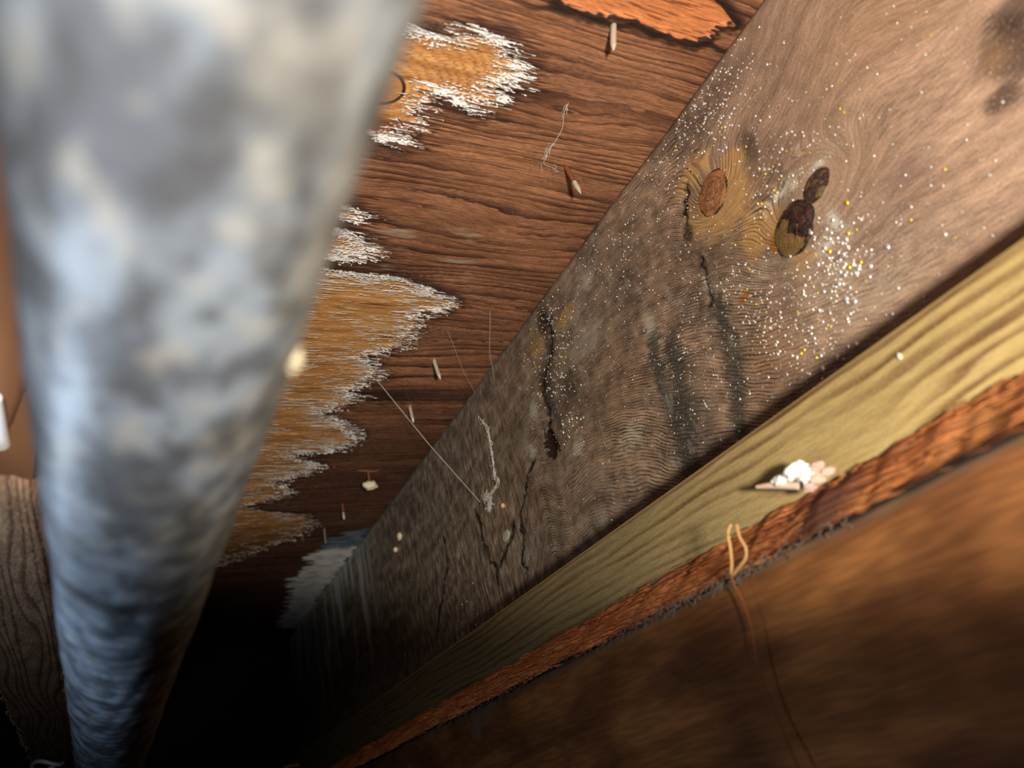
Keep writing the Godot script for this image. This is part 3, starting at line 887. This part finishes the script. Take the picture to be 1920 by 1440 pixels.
func build_ledger_and_board() -> void:
	# the yellowish strip nailed along the foot of the joist, 38 mm square with an eased top corner
	var lg := thing("ledger_strip", "yellow-green treated wood strip along the bottom of the old joist", "strip", at(0, 0.2478, 0.0778))
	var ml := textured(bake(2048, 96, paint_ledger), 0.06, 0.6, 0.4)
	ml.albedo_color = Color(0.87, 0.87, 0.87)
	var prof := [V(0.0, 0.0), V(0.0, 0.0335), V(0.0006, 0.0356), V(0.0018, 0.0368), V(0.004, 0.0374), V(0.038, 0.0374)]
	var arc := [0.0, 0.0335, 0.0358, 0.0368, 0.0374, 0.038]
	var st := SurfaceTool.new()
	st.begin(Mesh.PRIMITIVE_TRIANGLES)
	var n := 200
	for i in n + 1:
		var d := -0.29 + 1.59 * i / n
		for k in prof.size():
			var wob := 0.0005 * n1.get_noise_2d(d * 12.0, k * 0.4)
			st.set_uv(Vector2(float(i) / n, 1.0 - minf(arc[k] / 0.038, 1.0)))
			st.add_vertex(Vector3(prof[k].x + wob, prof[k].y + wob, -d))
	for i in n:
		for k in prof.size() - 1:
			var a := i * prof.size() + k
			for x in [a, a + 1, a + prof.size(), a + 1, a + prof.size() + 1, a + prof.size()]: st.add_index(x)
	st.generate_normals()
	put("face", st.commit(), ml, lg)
	put("body", box(Vector3(0.0012, 0.0, -1.36), Vector3(0.0375, 0.0365, 0.3)), mat(Color(0.62, 0.53, 0.32), 0.8), lg)

	# the brown board below it, its top torn to a ragged orange slope
	var bd := thing("torn_board", "brown board under the yellow strip with a torn splintery orange top edge", "board", at(0, 0.22, 0.0565))
	var mt := textured(bake(2048, 96, paint_torn), 0.09, 0.8, 0.3)
	mt.albedo_color = Color(0.95, 0.95, 0.95)
	put("torn_edge", sheet(720, 22, func(s: float, t: float) -> Vector3:
		var d := -0.29 + 1.59 * s
		var D := d * 1000.0
		var rag := 0.0012 * n1.get_noise_2d(D * 0.03, t * 0.6) + 0.0005 * n2.get_noise_2d(D * 0.02, t * 12.0)
		var top := 0.0018 * nf.get_noise_2d(D * 0.06, 4.0) * (1.0 - t)
		var low := 0.0022 * nf.get_noise_2d(D * 0.09, 9.0) * t
		var bulge := 0.004 * exp(-pow((D - 190.0) / 16.0, 2.0)) * sin(PI * clampf(t, 0.0, 1.0))
		return Vector3(0.0265 * (1.0 - t) - rag - bulge, 0.0213 * (1.0 - t) - absf(low) + top, -d), same_uv, true), mt, bd)
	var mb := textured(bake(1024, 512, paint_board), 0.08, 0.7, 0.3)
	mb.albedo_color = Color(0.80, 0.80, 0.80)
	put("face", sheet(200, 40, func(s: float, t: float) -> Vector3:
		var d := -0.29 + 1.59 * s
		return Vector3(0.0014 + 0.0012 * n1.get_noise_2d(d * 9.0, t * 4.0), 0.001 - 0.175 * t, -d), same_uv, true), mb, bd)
	put("body", box(Vector3(0.004, -0.174, -1.30), Vector3(0.024, -0.001, 0.3)), mat(Color(0.36, 0.23, 0.13), 0.9), bd)
	# loose fibres hanging along the lower lip of the torn edge
	rng.seed = 77
	var fs := SurfaceTool.new()
	fs.begin(Mesh.PRIMITIVE_TRIANGLES)
	for i in 420:
		var d := 0.17 + 0.42 * pow(rng.randf(), 0.9)
		if rng.randf() < 0.4: d = 0.235 + rng.randfn(0.0, 0.012) if rng.randf() < 0.5 else 0.29 + rng.randfn(0.0, 0.02)
		var a := Vector3(rng.randf_range(-0.001, 0.001), rng.randf_range(-0.002, 0.0016), -d)
		var l := rng.randf_range(0.0015, 0.0055)
		var v := Vector3(rng.randf_range(-0.5, 0.1), rng.randf_range(-1.0, 0.2), rng.randf_range(-0.8, 0.8)).normalized() * l
		var v2 := v.rotated(Vector3(0, 0, 1), rng.randf_range(-1.2, 1.2)).rotated(Vector3(1, 0, 0), rng.randf_range(-1.2, 1.2))
		add_tube(fs, [a, a + v * 0.5, a + v * 0.5 + v2 * 0.5], [0.00028, 0.0002, 0.00008], 4)
	fs.generate_normals()
	var fib := put("fibre_fringe", fs.commit(), mat(Color(0.43, 0.38, 0.34), 0.95), bd)
	fib.set_meta("kind", "stuff")
	# upper fuzz of splinters where the tear meets the strip
	var us := SurfaceTool.new()
	us.begin(Mesh.PRIMITIVE_TRIANGLES)
	for i in 260:
		var d := 0.10 + 0.5 * rng.randf()
		var t := rng.randf_range(0.0, 0.9)
		var a := Vector3(0.0265 * (1.0 - t), 0.0213 * (1.0 - t), -d) + Vector3(-0.0008, 0.0005, 0)
		var v := Vector3(rng.randf_range(-0.25, 0.0), rng.randf_range(-0.15, 0.2), 1.6 if rng.randf() < 0.5 else -1.6).normalized() * rng.randf_range(0.002, 0.009)
		add_tube(us, [a, a + v * 0.6, a + v + Vector3(0, -0.0006, 0)], [0.0003, 0.00025, 0.0001], 4)
	us.generate_normals()
	var spl := put("splinters", us.commit(), mat(Color(0.68, 0.42, 0.24), 0.9), bd)
	spl.set_meta("kind", "stuff")

func build_pipe() -> void:
	var R := 0.021
	var axis := at(0.0, 0.0085, 0.0805)
	var p := thing("metal_pipe", "blotchy grey metal pipe running close past the lens along the bay", "pipe", axis)
	var m := textured(bake(384, 1024, paint_pipe), 0.05, 0.5, 0.6)
	m.metallic = 0.25
	m.albedo_color = Color(0.80, 0.80, 0.80)
	put("tube", sheet(72, 260, func(s: float, t: float) -> Vector3:
		var d := along_back(t) * (1.36 / 1.40) - 0.06 * (1.0 - t)
		var f := TAU * s + PI * 0.5
		var r := R + 0.0004 * n1.get_noise_2d(cos(f) * 2.0 + d * 14.0, sin(f) * 2.0)
		# a shallow crescent dent on the underside
		var a := wrapf(f - PI * 1.42, -PI, PI)
		r -= 0.0016 * exp(-pow((d - 0.213 + 0.006 * a * a) / 0.004, 2.0)) * exp(-a * a * 2.0)
		return Vector3(cos(f) * r, sin(f) * r, -d), same_uv), m, p)
	put("tube", sheet(72, 40, func(s: float, t: float) -> Vector3:
		var d := -0.38 + (0.38 + along_back(0.0) * (1.36 / 1.40) - 0.06) * t
		var f := TAU * s + PI * 0.5
		var r := R + 0.0004 * n1.get_noise_2d(cos(f) * 2.0 + d * 14.0, sin(f) * 2.0)
		return Vector3(cos(f) * r, sin(f) * r, -d), func(s: float, t: float) -> Vector2: return Vector2(s, 0.45 * (1.0 - t))), m, p)
	var lm := lump(Vector3(0.0016, 0.0026, 0.0022), 0.5, 3.0)
	var l := put("mortar_lump", lm, mat(Color(0.55, 0.52, 0.44), 0.8), p)
	l.set_meta("label", "pale lump stuck to the side of the pipe")
	l.position = Vector3(0.0192, -0.0085, -0.112)

func build_left_joist() -> void:
	var j := thing("short_joist", "brown joist end seen from below behind the pipe at the left", "joist", at(0.297, -0.0405, 0.136))
	var m := textured(bake(1024, 128, paint_old), 0.08, 0.75)
	var st := SurfaceTool.new()
	st.begin(Mesh.PRIMITIVE_TRIANGLES)
	# underside: from the far end to the rounded near corner
	var nd := 80
	var nx := 14
	for i in nd + 1:
		var q := pow(float(i) / nd, 2.0)
		for k in nx + 1:
			var x := -0.019 + 0.038 * k / nx
			var near := 0.0035 + 0.012 * pow(clampf((x + 0.004) / 0.023, 0.0, 1.0), 2.0)
			var d := near + (1.07 - near) * q
			var lift := 0.004 * exp(-q * 1.07 / 0.006) + 0.003 * pow(smoothstep(0.016, 0.019, x), 2.0) + 0.0008 * n1.get_noise_2d(d * 30.0, x * 300.0)
			if x < -0.0185: lift += 0.0004 * n2.get_noise_2d(d * 220.0, 1.0)
			st.set_uv(Vector2(d / 1.07, float(k) / nx))
			st.add_vertex(Vector3(x, lift, -d))
	for i in nd:
		for k in nx:
			var a := i * (nx + 1) + k
			for x in [a, a + 1, a + nx + 1, a + 1, a + nx + 2, a + nx + 1]: st.add_index(x)
	st.generate_normals()
	put("underside", st.commit(), m, j)
	put("body", box(Vector3(-0.0185, 0.0042, -1.07), Vector3(0.0165, 0.1838, -0.012)), mat(Color(0.40, 0.29, 0.21), 0.9), j)
	var eg := put("end_grain", lump(Vector3(0.0195, 0.09, 0.014), 0.25, 8.0, 24, 20), mat(Color(0.42, 0.30, 0.225), 0.85), j)
	eg.position = Vector3(-0.001, 0.098, -0.013)
	eg.set_meta("label", "orange end grain of the left joist")
	# a fringe of fibres on its left edge
	rng.seed = 12
	var fs := SurfaceTool.new()
	fs.begin(Mesh.PRIMITIVE_TRIANGLES)
	for i in 260:
		var d := rng.randf_range(0.25, 0.95)
		var right := rng.randf() < 0.3
		var a := Vector3(0.0185 if right else -0.019, rng.randf_range(0.0, 0.003), -d)
		var v := Vector3(rng.randf_range(-0.4, 0.4), rng.randf_range(-1.0, 0.1), rng.randf_range(-1.0, 1.0)).normalized() * rng.randf_range(0.002, 0.006)
		add_tube(fs, [a, a + v * 0.6, a + v + Vector3(0.0008, 0, 0)], [0.0005, 0.0003, 0.0001], 4)
	fs.generate_normals()
	var f := put("fibre_fringe", fs.commit(), mat(Color(0.60, 0.54, 0.46), 0.95), j)
	f.set_meta("kind", "stuff")

func build_nails() -> void:
	var steel := mat(Color(0.80, 0.77, 0.70), 0.42, 0.6)
	steel.metallic = 0.35
	var dull := mat(Color(0.50, 0.47, 0.43), 0.5, 0.5)
	dull.metallic = 0.35
	var rust := mat(Color(0.47, 0.28, 0.17), 0.8)
	var wood := mat(Color(0.55, 0.36, 0.24), 0.85)
	# D, G, length, lean along D, lean along G, radius, kind, label
	var rows := [
		[0.1807, 0.2184, 0.0150, 0.0038, -0.0027, 0.0016, 0, "pale nail point below the bright orange patch"],
		[0.2743, 0.2418, 0.0225, -0.0021, 0.0025, 0.0015, 1, "nail with a rusty base and bright tip, just below the cobweb on plywood"],
		[0.4926, 0.2339, 0.0200, -0.0015, 0.0018, 0.0016, 2, "pale nail right of the large white-edged peeled patch"],
		[0.5711, 0.2390, 0.0165, 0.000, 0.001, 0.0015, 2, "nail crossed by the long cobweb thread"],
		[0.7064, 0.2383, 0.0165, 0.001, 0.000, 0.0014, 3, "rusty nail carrying a white drop and a torn sliver"],
		[0.7943, 0.2334, 0.0185, 0.001, 0.000, 0.0014, 1, "thin nail beyond the white-dropped nail, its base rusty"],
		[0.8699, 0.2304, 0.0185, 0.001, 0.000, 0.0014, 4, "farthest dull nail beside the pale grey bloom"],
	]
	for r in rows:
		var o := thing("nail", r[7], "nail", Vector3(r[1], PLY_Y, -r[0]), "nails poking through the plywood")
		var L: float = r[2]
		var tip := Vector3(r[4], -L, -r[3])
		var R: float = r[5]
		var kind: int = r[6]
		var mid := tip * 0.78
		var up := tip * -0.12
		if kind == 1 or kind == 3:
			put("rusty_shank", tube([up, tip * 0.55], [R * 1.02, R * 1.02], 10), rust, o)
			put("shank", tube([tip * 0.5, mid], [R, R], 10), steel if kind == 1 else rust, o)
		else:
			put("shank", tube([up, mid], [R, R], 10), dull if kind == 4 else steel, o)
		put("point", tube([mid, tip * 0.9, tip], [R, R * 0.62, R * 0.08], 10), dull if kind == 4 else steel, o)
		if kind == 2 or kind == 3:
			var w := 0.004 if kind == 2 else 0.0135
			var sl := put("sliver", tube([Vector3(-w, 0.0006, 0.0), Vector3(-w * 0.3, -0.0009, 0.001), Vector3(w * 0.4, -0.001, -0.0008), Vector3(w * (0.5 if kind == 2 else 1.0), 0.0006, 0.0)], [0.0004, 0.0011, 0.0009, 0.0003], 6), wood, o)
			sl.set_meta("label", "torn wood sliver at the base")
		if kind == 3:
			var dr := put("drop", lump(Vector3(0.0075, 0.0042, 0.0052), 0.5, 2.0), mat(Color(0.90, 0.87, 0.76), 0.6), o)
			dr.position = tip * 0.98
			dr.set_meta("label", "whitish drop hanging on the nail tip")

func build_small_things() -> void:
	var silk := mat(Color(0.86, 0.84, 0.82), 0.7)
	rng.seed = 31
	# the long thread from the plywood to the joist
	var line := put("cobweb_thread", tube([at(0.5269, 0.1958, 0.3199), at(0.5470, 0.2400, 0.2705), at(0.5659, 0.2855, 0.2240)], [0.00022], 5), silk)
	tag(line, "long cobweb thread slanting from the plywood across to the joist web", "cobweb", "cobweb threads")
	var t2 := put("cobweb_thread", tube([at(0.4208, 0.2537, 0.319), at(0.4553, 0.2650, 0.305), at(0.4887, 0.2830, 0.300)], [0.00013], 5), silk)
	tag(t2, "short straight cobweb thread above the joist's top edge", "cobweb", "cobweb threads")
	var t3 := put("cobweb_thread", tube([at(0.450, 0.230, 0.3192), at(0.500, 0.262, 0.314), at(0.530, 0.2845, 0.312)], [0.00011], 5), silk)
	tag(t3, "faint cobweb thread from the plywood towards the joist's top edge", "cobweb", "cobweb threads")
	# wads of web: knotted strands
	web_wad("cobweb", "wispy cobweb hanging on the plywood above the rusty nail", [at(0.2291, 0.2184, 0.3192), at(0.2355, 0.2185, 0.318), at(0.2444, 0.2219, 0.317), at(0.2543, 0.2222, 0.3165), at(0.2626, 0.2223, 0.317), at(0.2720, 0.2242, 0.318), at(0.2749, 0.2312, 0.319), at(0.2773, 0.2366, 0.3195)], 0.00012, 0.0030, 9, silk)
	web_wad("cobweb", "white clotted cobweb strung down the joist face left of the split", [at(0.5322, 0.2835, 0.2895), at(0.5260, 0.2838, 0.2809), at(0.5204, 0.2838, 0.2730), at(0.5211, 0.2838, 0.2583), at(0.5236, 0.2838, 0.2448), at(0.5261, 0.2838, 0.2314), at(0.5230, 0.2838, 0.2247), at(0.5400, 0.2838, 0.2200), at(0.5450, 0.2838, 0.2140)], 0.00030, 0.0034, 15, silk)
	web_wad("cobweb", "loose cobweb tuft at the foot of the clotted web", [at(0.557, 0.2838, 0.224), at(0.548, 0.2830, 0.222), at(0.540, 0.2825, 0.215), at(0.545, 0.2830, 0.209), at(0.552, 0.2838, 0.213)], 0.00024, 0.0052, 16, silk)

	# hair-fine root: two loops over the torn edge and a long tail hanging down the board
	var rt := thing("root_string", "thin tan root looped over the torn edge, its tail hanging down the board", "root", at(0.229, 0.214, 0.05))
	var tan_ := mat(Color(0.72, 0.56, 0.36), 0.75)
	var o0: Vector3 = rt.position
	put("loop", tube(smooth_path([at(0.2180, 0.2135, 0.0722) - o0, at(0.2203, 0.2125, 0.0693) - o0, at(0.2216, 0.2125, 0.0645) - o0, at(0.2237, 0.2125, 0.0591) - o0, at(0.2262, 0.2125, 0.0551) - o0], 5), [0.00058], 7), tan_, rt)
	put("loop", tube(smooth_path([at(0.2148, 0.2130, 0.0706) - o0, at(0.2141, 0.2115, 0.0656) - o0, at(0.2131, 0.2115, 0.0610) - o0, at(0.2149, 0.2115, 0.0578) - o0, at(0.2190, 0.2115, 0.0561) - o0, at(0.2250, 0.2120, 0.0546) - o0], 5), [0.00056], 7), tan_, rt)
	put("tail", tube(smooth_path([at(0.2262, 0.2125, 0.0551) - o0, at(0.2282, 0.2140, 0.0512) - o0, at(0.2274, 0.2145, 0.0468) - o0, at(0.2275, 0.2148, 0.0403) - o0, at(0.2282, 0.2150, 0.0346) - o0, at(0.2312, 0.2150, 0.0236) - o0, at(0.2321, 0.2150, 0.0144) - o0, at(0.2320, 0.2150, 0.0052) - o0, at(0.2309, 0.2150, -0.0030) - o0, at(0.2295, 0.2150, -0.0127) - o0, at(0.2293, 0.2150, -0.0254) - o0], 5), [0.00060, 0.00058, 0.00056, 0.00054, 0.0005, 0.00046, 0.00042], 6), mat(Color(0.50, 0.30, 0.17), 0.8), rt)

	# white fluffy wad with a splinter stuck on the torn edge
	var wd := thing("splinter_tuft", "white fluffy tuft with a pale splinter on the torn edge, casting a dark shadow", "tuft", at(0.1990, 0.2370, 0.0800))
	var fluff := mat(Color(0.93, 0.92, 0.91), 0.85)
	var pinkish := mat(Color(0.74, 0.62, 0.57), 0.9)
	for q in [[0.1965, 0.2335, 0.0836, 4.0, 0], [0.2035, 0.2330, 0.0836, 2.7, 0], [0.2062, 0.2328, 0.0846, 1.5, 0], [0.1930, 0.2345, 0.0805, 3.4, 0], [0.1890, 0.2355, 0.0815, 3.0, 1], [0.1905, 0.2360, 0.0780, 3.0, 1], [0.1860, 0.2370, 0.0785, 2.6, 1], [0.1945, 0.2355, 0.0765, 2.4, 1]]:
		var e: float = q[3] * 0.001
		var bl := put("fluff", lump(Vector3(e, e * 0.75, e * 1.3), 0.6, q[0] * 900.0, 24, 16), pinkish if q[4] == 1 else fluff, wd)
		bl.position = at(q[0], q[1], q[2]) - wd.position
	put("splinter", tube([at(0.1990, 0.2350, 0.0790) - wd.position, at(0.2080, 0.2335, 0.0832) - wd.position, at(0.2166, 0.2325, 0.0862) - wd.position], [0.0017, 0.0016, 0.0008], 7), mat(Color(0.78, 0.68, 0.60), 0.85), wd)

	# bits on the timber
	var cocoon := put("cocoon", lump(Vector3(0.0006, 0.0012, 0.0007), 0.2, 2.0, 14, 10), mat(Color(0.92, 0.90, 0.84), 0.6))
	cocoon.position = at(0.1457, 0.2471, 0.1044)
	tag(cocoon, "tiny white cocoon stuck on the yellow strip", "cocoon")
	for r in [[0.7690, 0.2696, 0.0042, "larger cream fungus cap on the far part of the joist"], [0.7868, 0.2610, 0.0026, "smaller cream fungus cap just below the larger one"]]:
		var c := put("fungus_cap", lump(Vector3(0.0026, r[2], r[2] * 0.8), 0.5, r[0] * 9.0), mat(Color(0.90, 0.86, 0.74), 0.7))
		c.position = at(r[0], JOIST_X - 0.002, r[1])
		tag(c, r[3], "fungus", "fungus caps on the joist")
	var fl := put("pale_flake", lump(Vector3(0.0008, 0.0042, 0.0075), 0.35, 6.0), mat(Color(0.66, 0.68, 0.63), 0.7))
	fl.position = at(0.5333, JOIST_X - 0.0006, 0.1810)
	tag(fl, "pale grey flake lying on the joist between two splits", "flake")
	var sp := put("seed", lump(Vector3(0.0018, 0.0021, 0.0021), 0.2, 3.0, 14, 10), mat(Color(0.84, 0.68, 0.45), 0.6))
	sp.position = at(0.5259, JOIST_X - 0.0012, 0.2040)
	tag(sp, "round tan seed on the joist beside the cobweb tuft", "seed")
	# white dribble on the left joist's end, a white tie loop and a tan strand at the far bottom
	var wm := mat(Color(0.90, 0.93, 0.96), 0.4, 0.5)
	var dr := put("white_dribble", tube([at(0.2800, -0.0352, 0.158), at(0.2960, -0.0350, 0.1560), at(0.3150, -0.0350, 0.1545), at(0.3250, -0.0350, 0.1540), at(0.3290, -0.0350, 0.1538), at(0.3318, -0.0350, 0.1537), at(0.3332, -0.0350, 0.1537), at(0.3337, -0.0350, 0.1537)], [0.0026, 0.0028, 0.0032, 0.0034, 0.0032, 0.0026, 0.0016, 0.0005], 14), wm)
	tag(dr, "glossy white dribble on the end of the left joist", "dribble")
	var loop: Array = []
	for i in 21:
		var f := TAU * i / 20.0
		loop.append(at(1.000 + 0.028 * cos(f), -0.0455 + 0.0135 * sin(f), 0.1305 + 0.003 * sin(f * 2.0)))
	var lp := put("tie_loop", tube(loop, [0.0019], 8), wm)
	tag(lp, "white plastic tie loop under the left joist at the bottom edge", "tie")
	var strand := put("loose_strand", tube(smooth_path([at(1.2, 0.2254, 0.1016), at(1.2, 0.2471, 0.1017), at(1.2, 0.2763, 0.0990), at(1.2, 0.2950, 0.0983), at(1.2, 0.2995, 0.0905)], 5), [0.0022], 6), mat(Color(0.70, 0.58, 0.36), 0.8))
	tag(strand, "tan strand of fibre in the dark at the far foot of the joist", "strand")

func web_wad(called: String, label: String, pts: Array, r: float, spread: float, strands: int, m: Material) -> void:
	var st := SurfaceTool.new()
	st.begin(Mesh.PRIMITIVE_TRIANGLES)
	var main := smooth_path(pts, 5)
	add_tube(st, main, [r * 1.3], 5)
	for k in strands:
		var a := rng.randi_range(0, main.size() - 4)
		var b := mini(main.size() - 1, a + rng.randi_range(3, 12))
		var p: Array = []
		for i in range(a, b + 1): p.append(main[i] + Vector3(rng.randf_range(-0.3, 0.1), rng.randf_range(-1, 1), rng.randf_range(-1, 1)) * spread)
		add_tube(st, smooth_path(p, 2), [r * rng.randf_range(0.5, 1.2)], 4)
	st.generate_normals()
	var o := put(called, st.commit(), m)
	tag(o, label, "cobweb", "cobwebs")

func build_droplets() -> void:
	# beads of water standing on the joist: D, U, spread, how many, largest radius
	var spots := [
		[198, 300, 17, 330, 0.75], [237, 298, 14, 150, 0.5], [185, 233, 11, 120, 0.7], [172, 185, 9, 90, 1.0], [172, 168, 9, 110, 1.2], [198, 153, 17, 230, 0.8], [313, 289, 24, 170, 0.6],
		[393, 275, 20, 150, 0.6], [396, 302, 10, 90, 0.6], [279, 179, 20, 120, 0.5], [404, 214, 9, 60, 1.0], [224, 203, 16, 110, 0.6], [226, 175, 14, 70, 0.5], [424, 288, 18, 120, 0.6],
		[666, 160, 26, 60, 0.8], [166, 228, 16, 70, 0.6], [268, 277, 22, 120, 0.5], [203, 175, 14, 120, 0.7], [408, 254, 14, 160, 0.7], [130, 230, 45, 170, 0.5], [157, 160, 22, 110, 0.7], [330, 220, 80, 260, 0.45], [560, 230, 90, 60, 0.5], [215, 235, 60, 420, 0.40], [330, 220, 70, 420, 0.30], [430, 240, 60, 260, 0.32], [250, 170, 40, 220, 0.32], [112, 160, 22, 26, 0.6],
	]
	var bead := SurfaceTool.new()
	bead.begin(Mesh.PRIMITIVE_TRIANGLES)
	var nr := 4
	var na := 9
	for i in nr + 1:
		for k in na + 1:
			var f := TAU * k / na
			var e := PI * 0.5 * i / nr
			bead.add_vertex(Vector3(-cos(e) * 0.8, sin(e) * cos(f), sin(e) * sin(f)))
	for i in nr:
		for k in na:
			var a := i * (na + 1) + k
			for x in [a, a + 1, a + na + 1, a + 1, a + na + 2, a + na + 1]: bead.add_index(x)
	bead.generate_normals()
	var bm := bead.commit()
	rng.seed = 99
	var sets := [[], []]
	for s in spots:
		for i in int(s[3]):
			var D: float = s[0] + rng.randfn(0.0, s[2])
			var U: float = s[1] + rng.randfn(0.0, s[2] * 0.8)
			if U > 314.0 or U < 118.0 or D < 50.0: continue
			var rr: float = s[4] * 0.001 * pow(rng.randf(), 2.2) + 0.00020
			var gold := rng.randf() < (0.45 if (absf(D - 424.0) < 22.0 and U > 262.0) or absf(D - 666.0) < 40.0 else 0.07)
			var t := Transform3D(Basis.from_scale(Vector3(rr * 0.8, rr * rng.randf_range(0.8, 1.3), rr)), Vector3(JOIST_X - joist_push(D, U) + 0.00005, EYE + U * 0.001, -D * 0.001))
			sets[1 if gold else 0].append(t)
	var info := [["water_droplets", "clear bright water beads scattered over the old joist's face", Color(0.95, 0.95, 0.95)], ["golden_droplets", "golden shining beads among the clear ones on the joist", Color(0.98, 0.86, 0.30)]]
	for k in 2:
		var mm := MultiMesh.new()
		mm.transform_format = MultiMesh.TRANSFORM_3D
		mm.mesh = bm
		mm.instance_count = sets[k].size()
		for i in sets[k].size(): mm.set_instance_transform(i, sets[k][i])
		var m := mat(info[k][2], 0.32, 0.6)
		m.metallic = 0.8
		var o := MultiMeshInstance3D.new()
		o.name = info[k][0]
		o.multimesh = mm
		o.material_override = m
		add_child(o, true)
		tag(o, info[k][1], "droplets", "", "stuff")
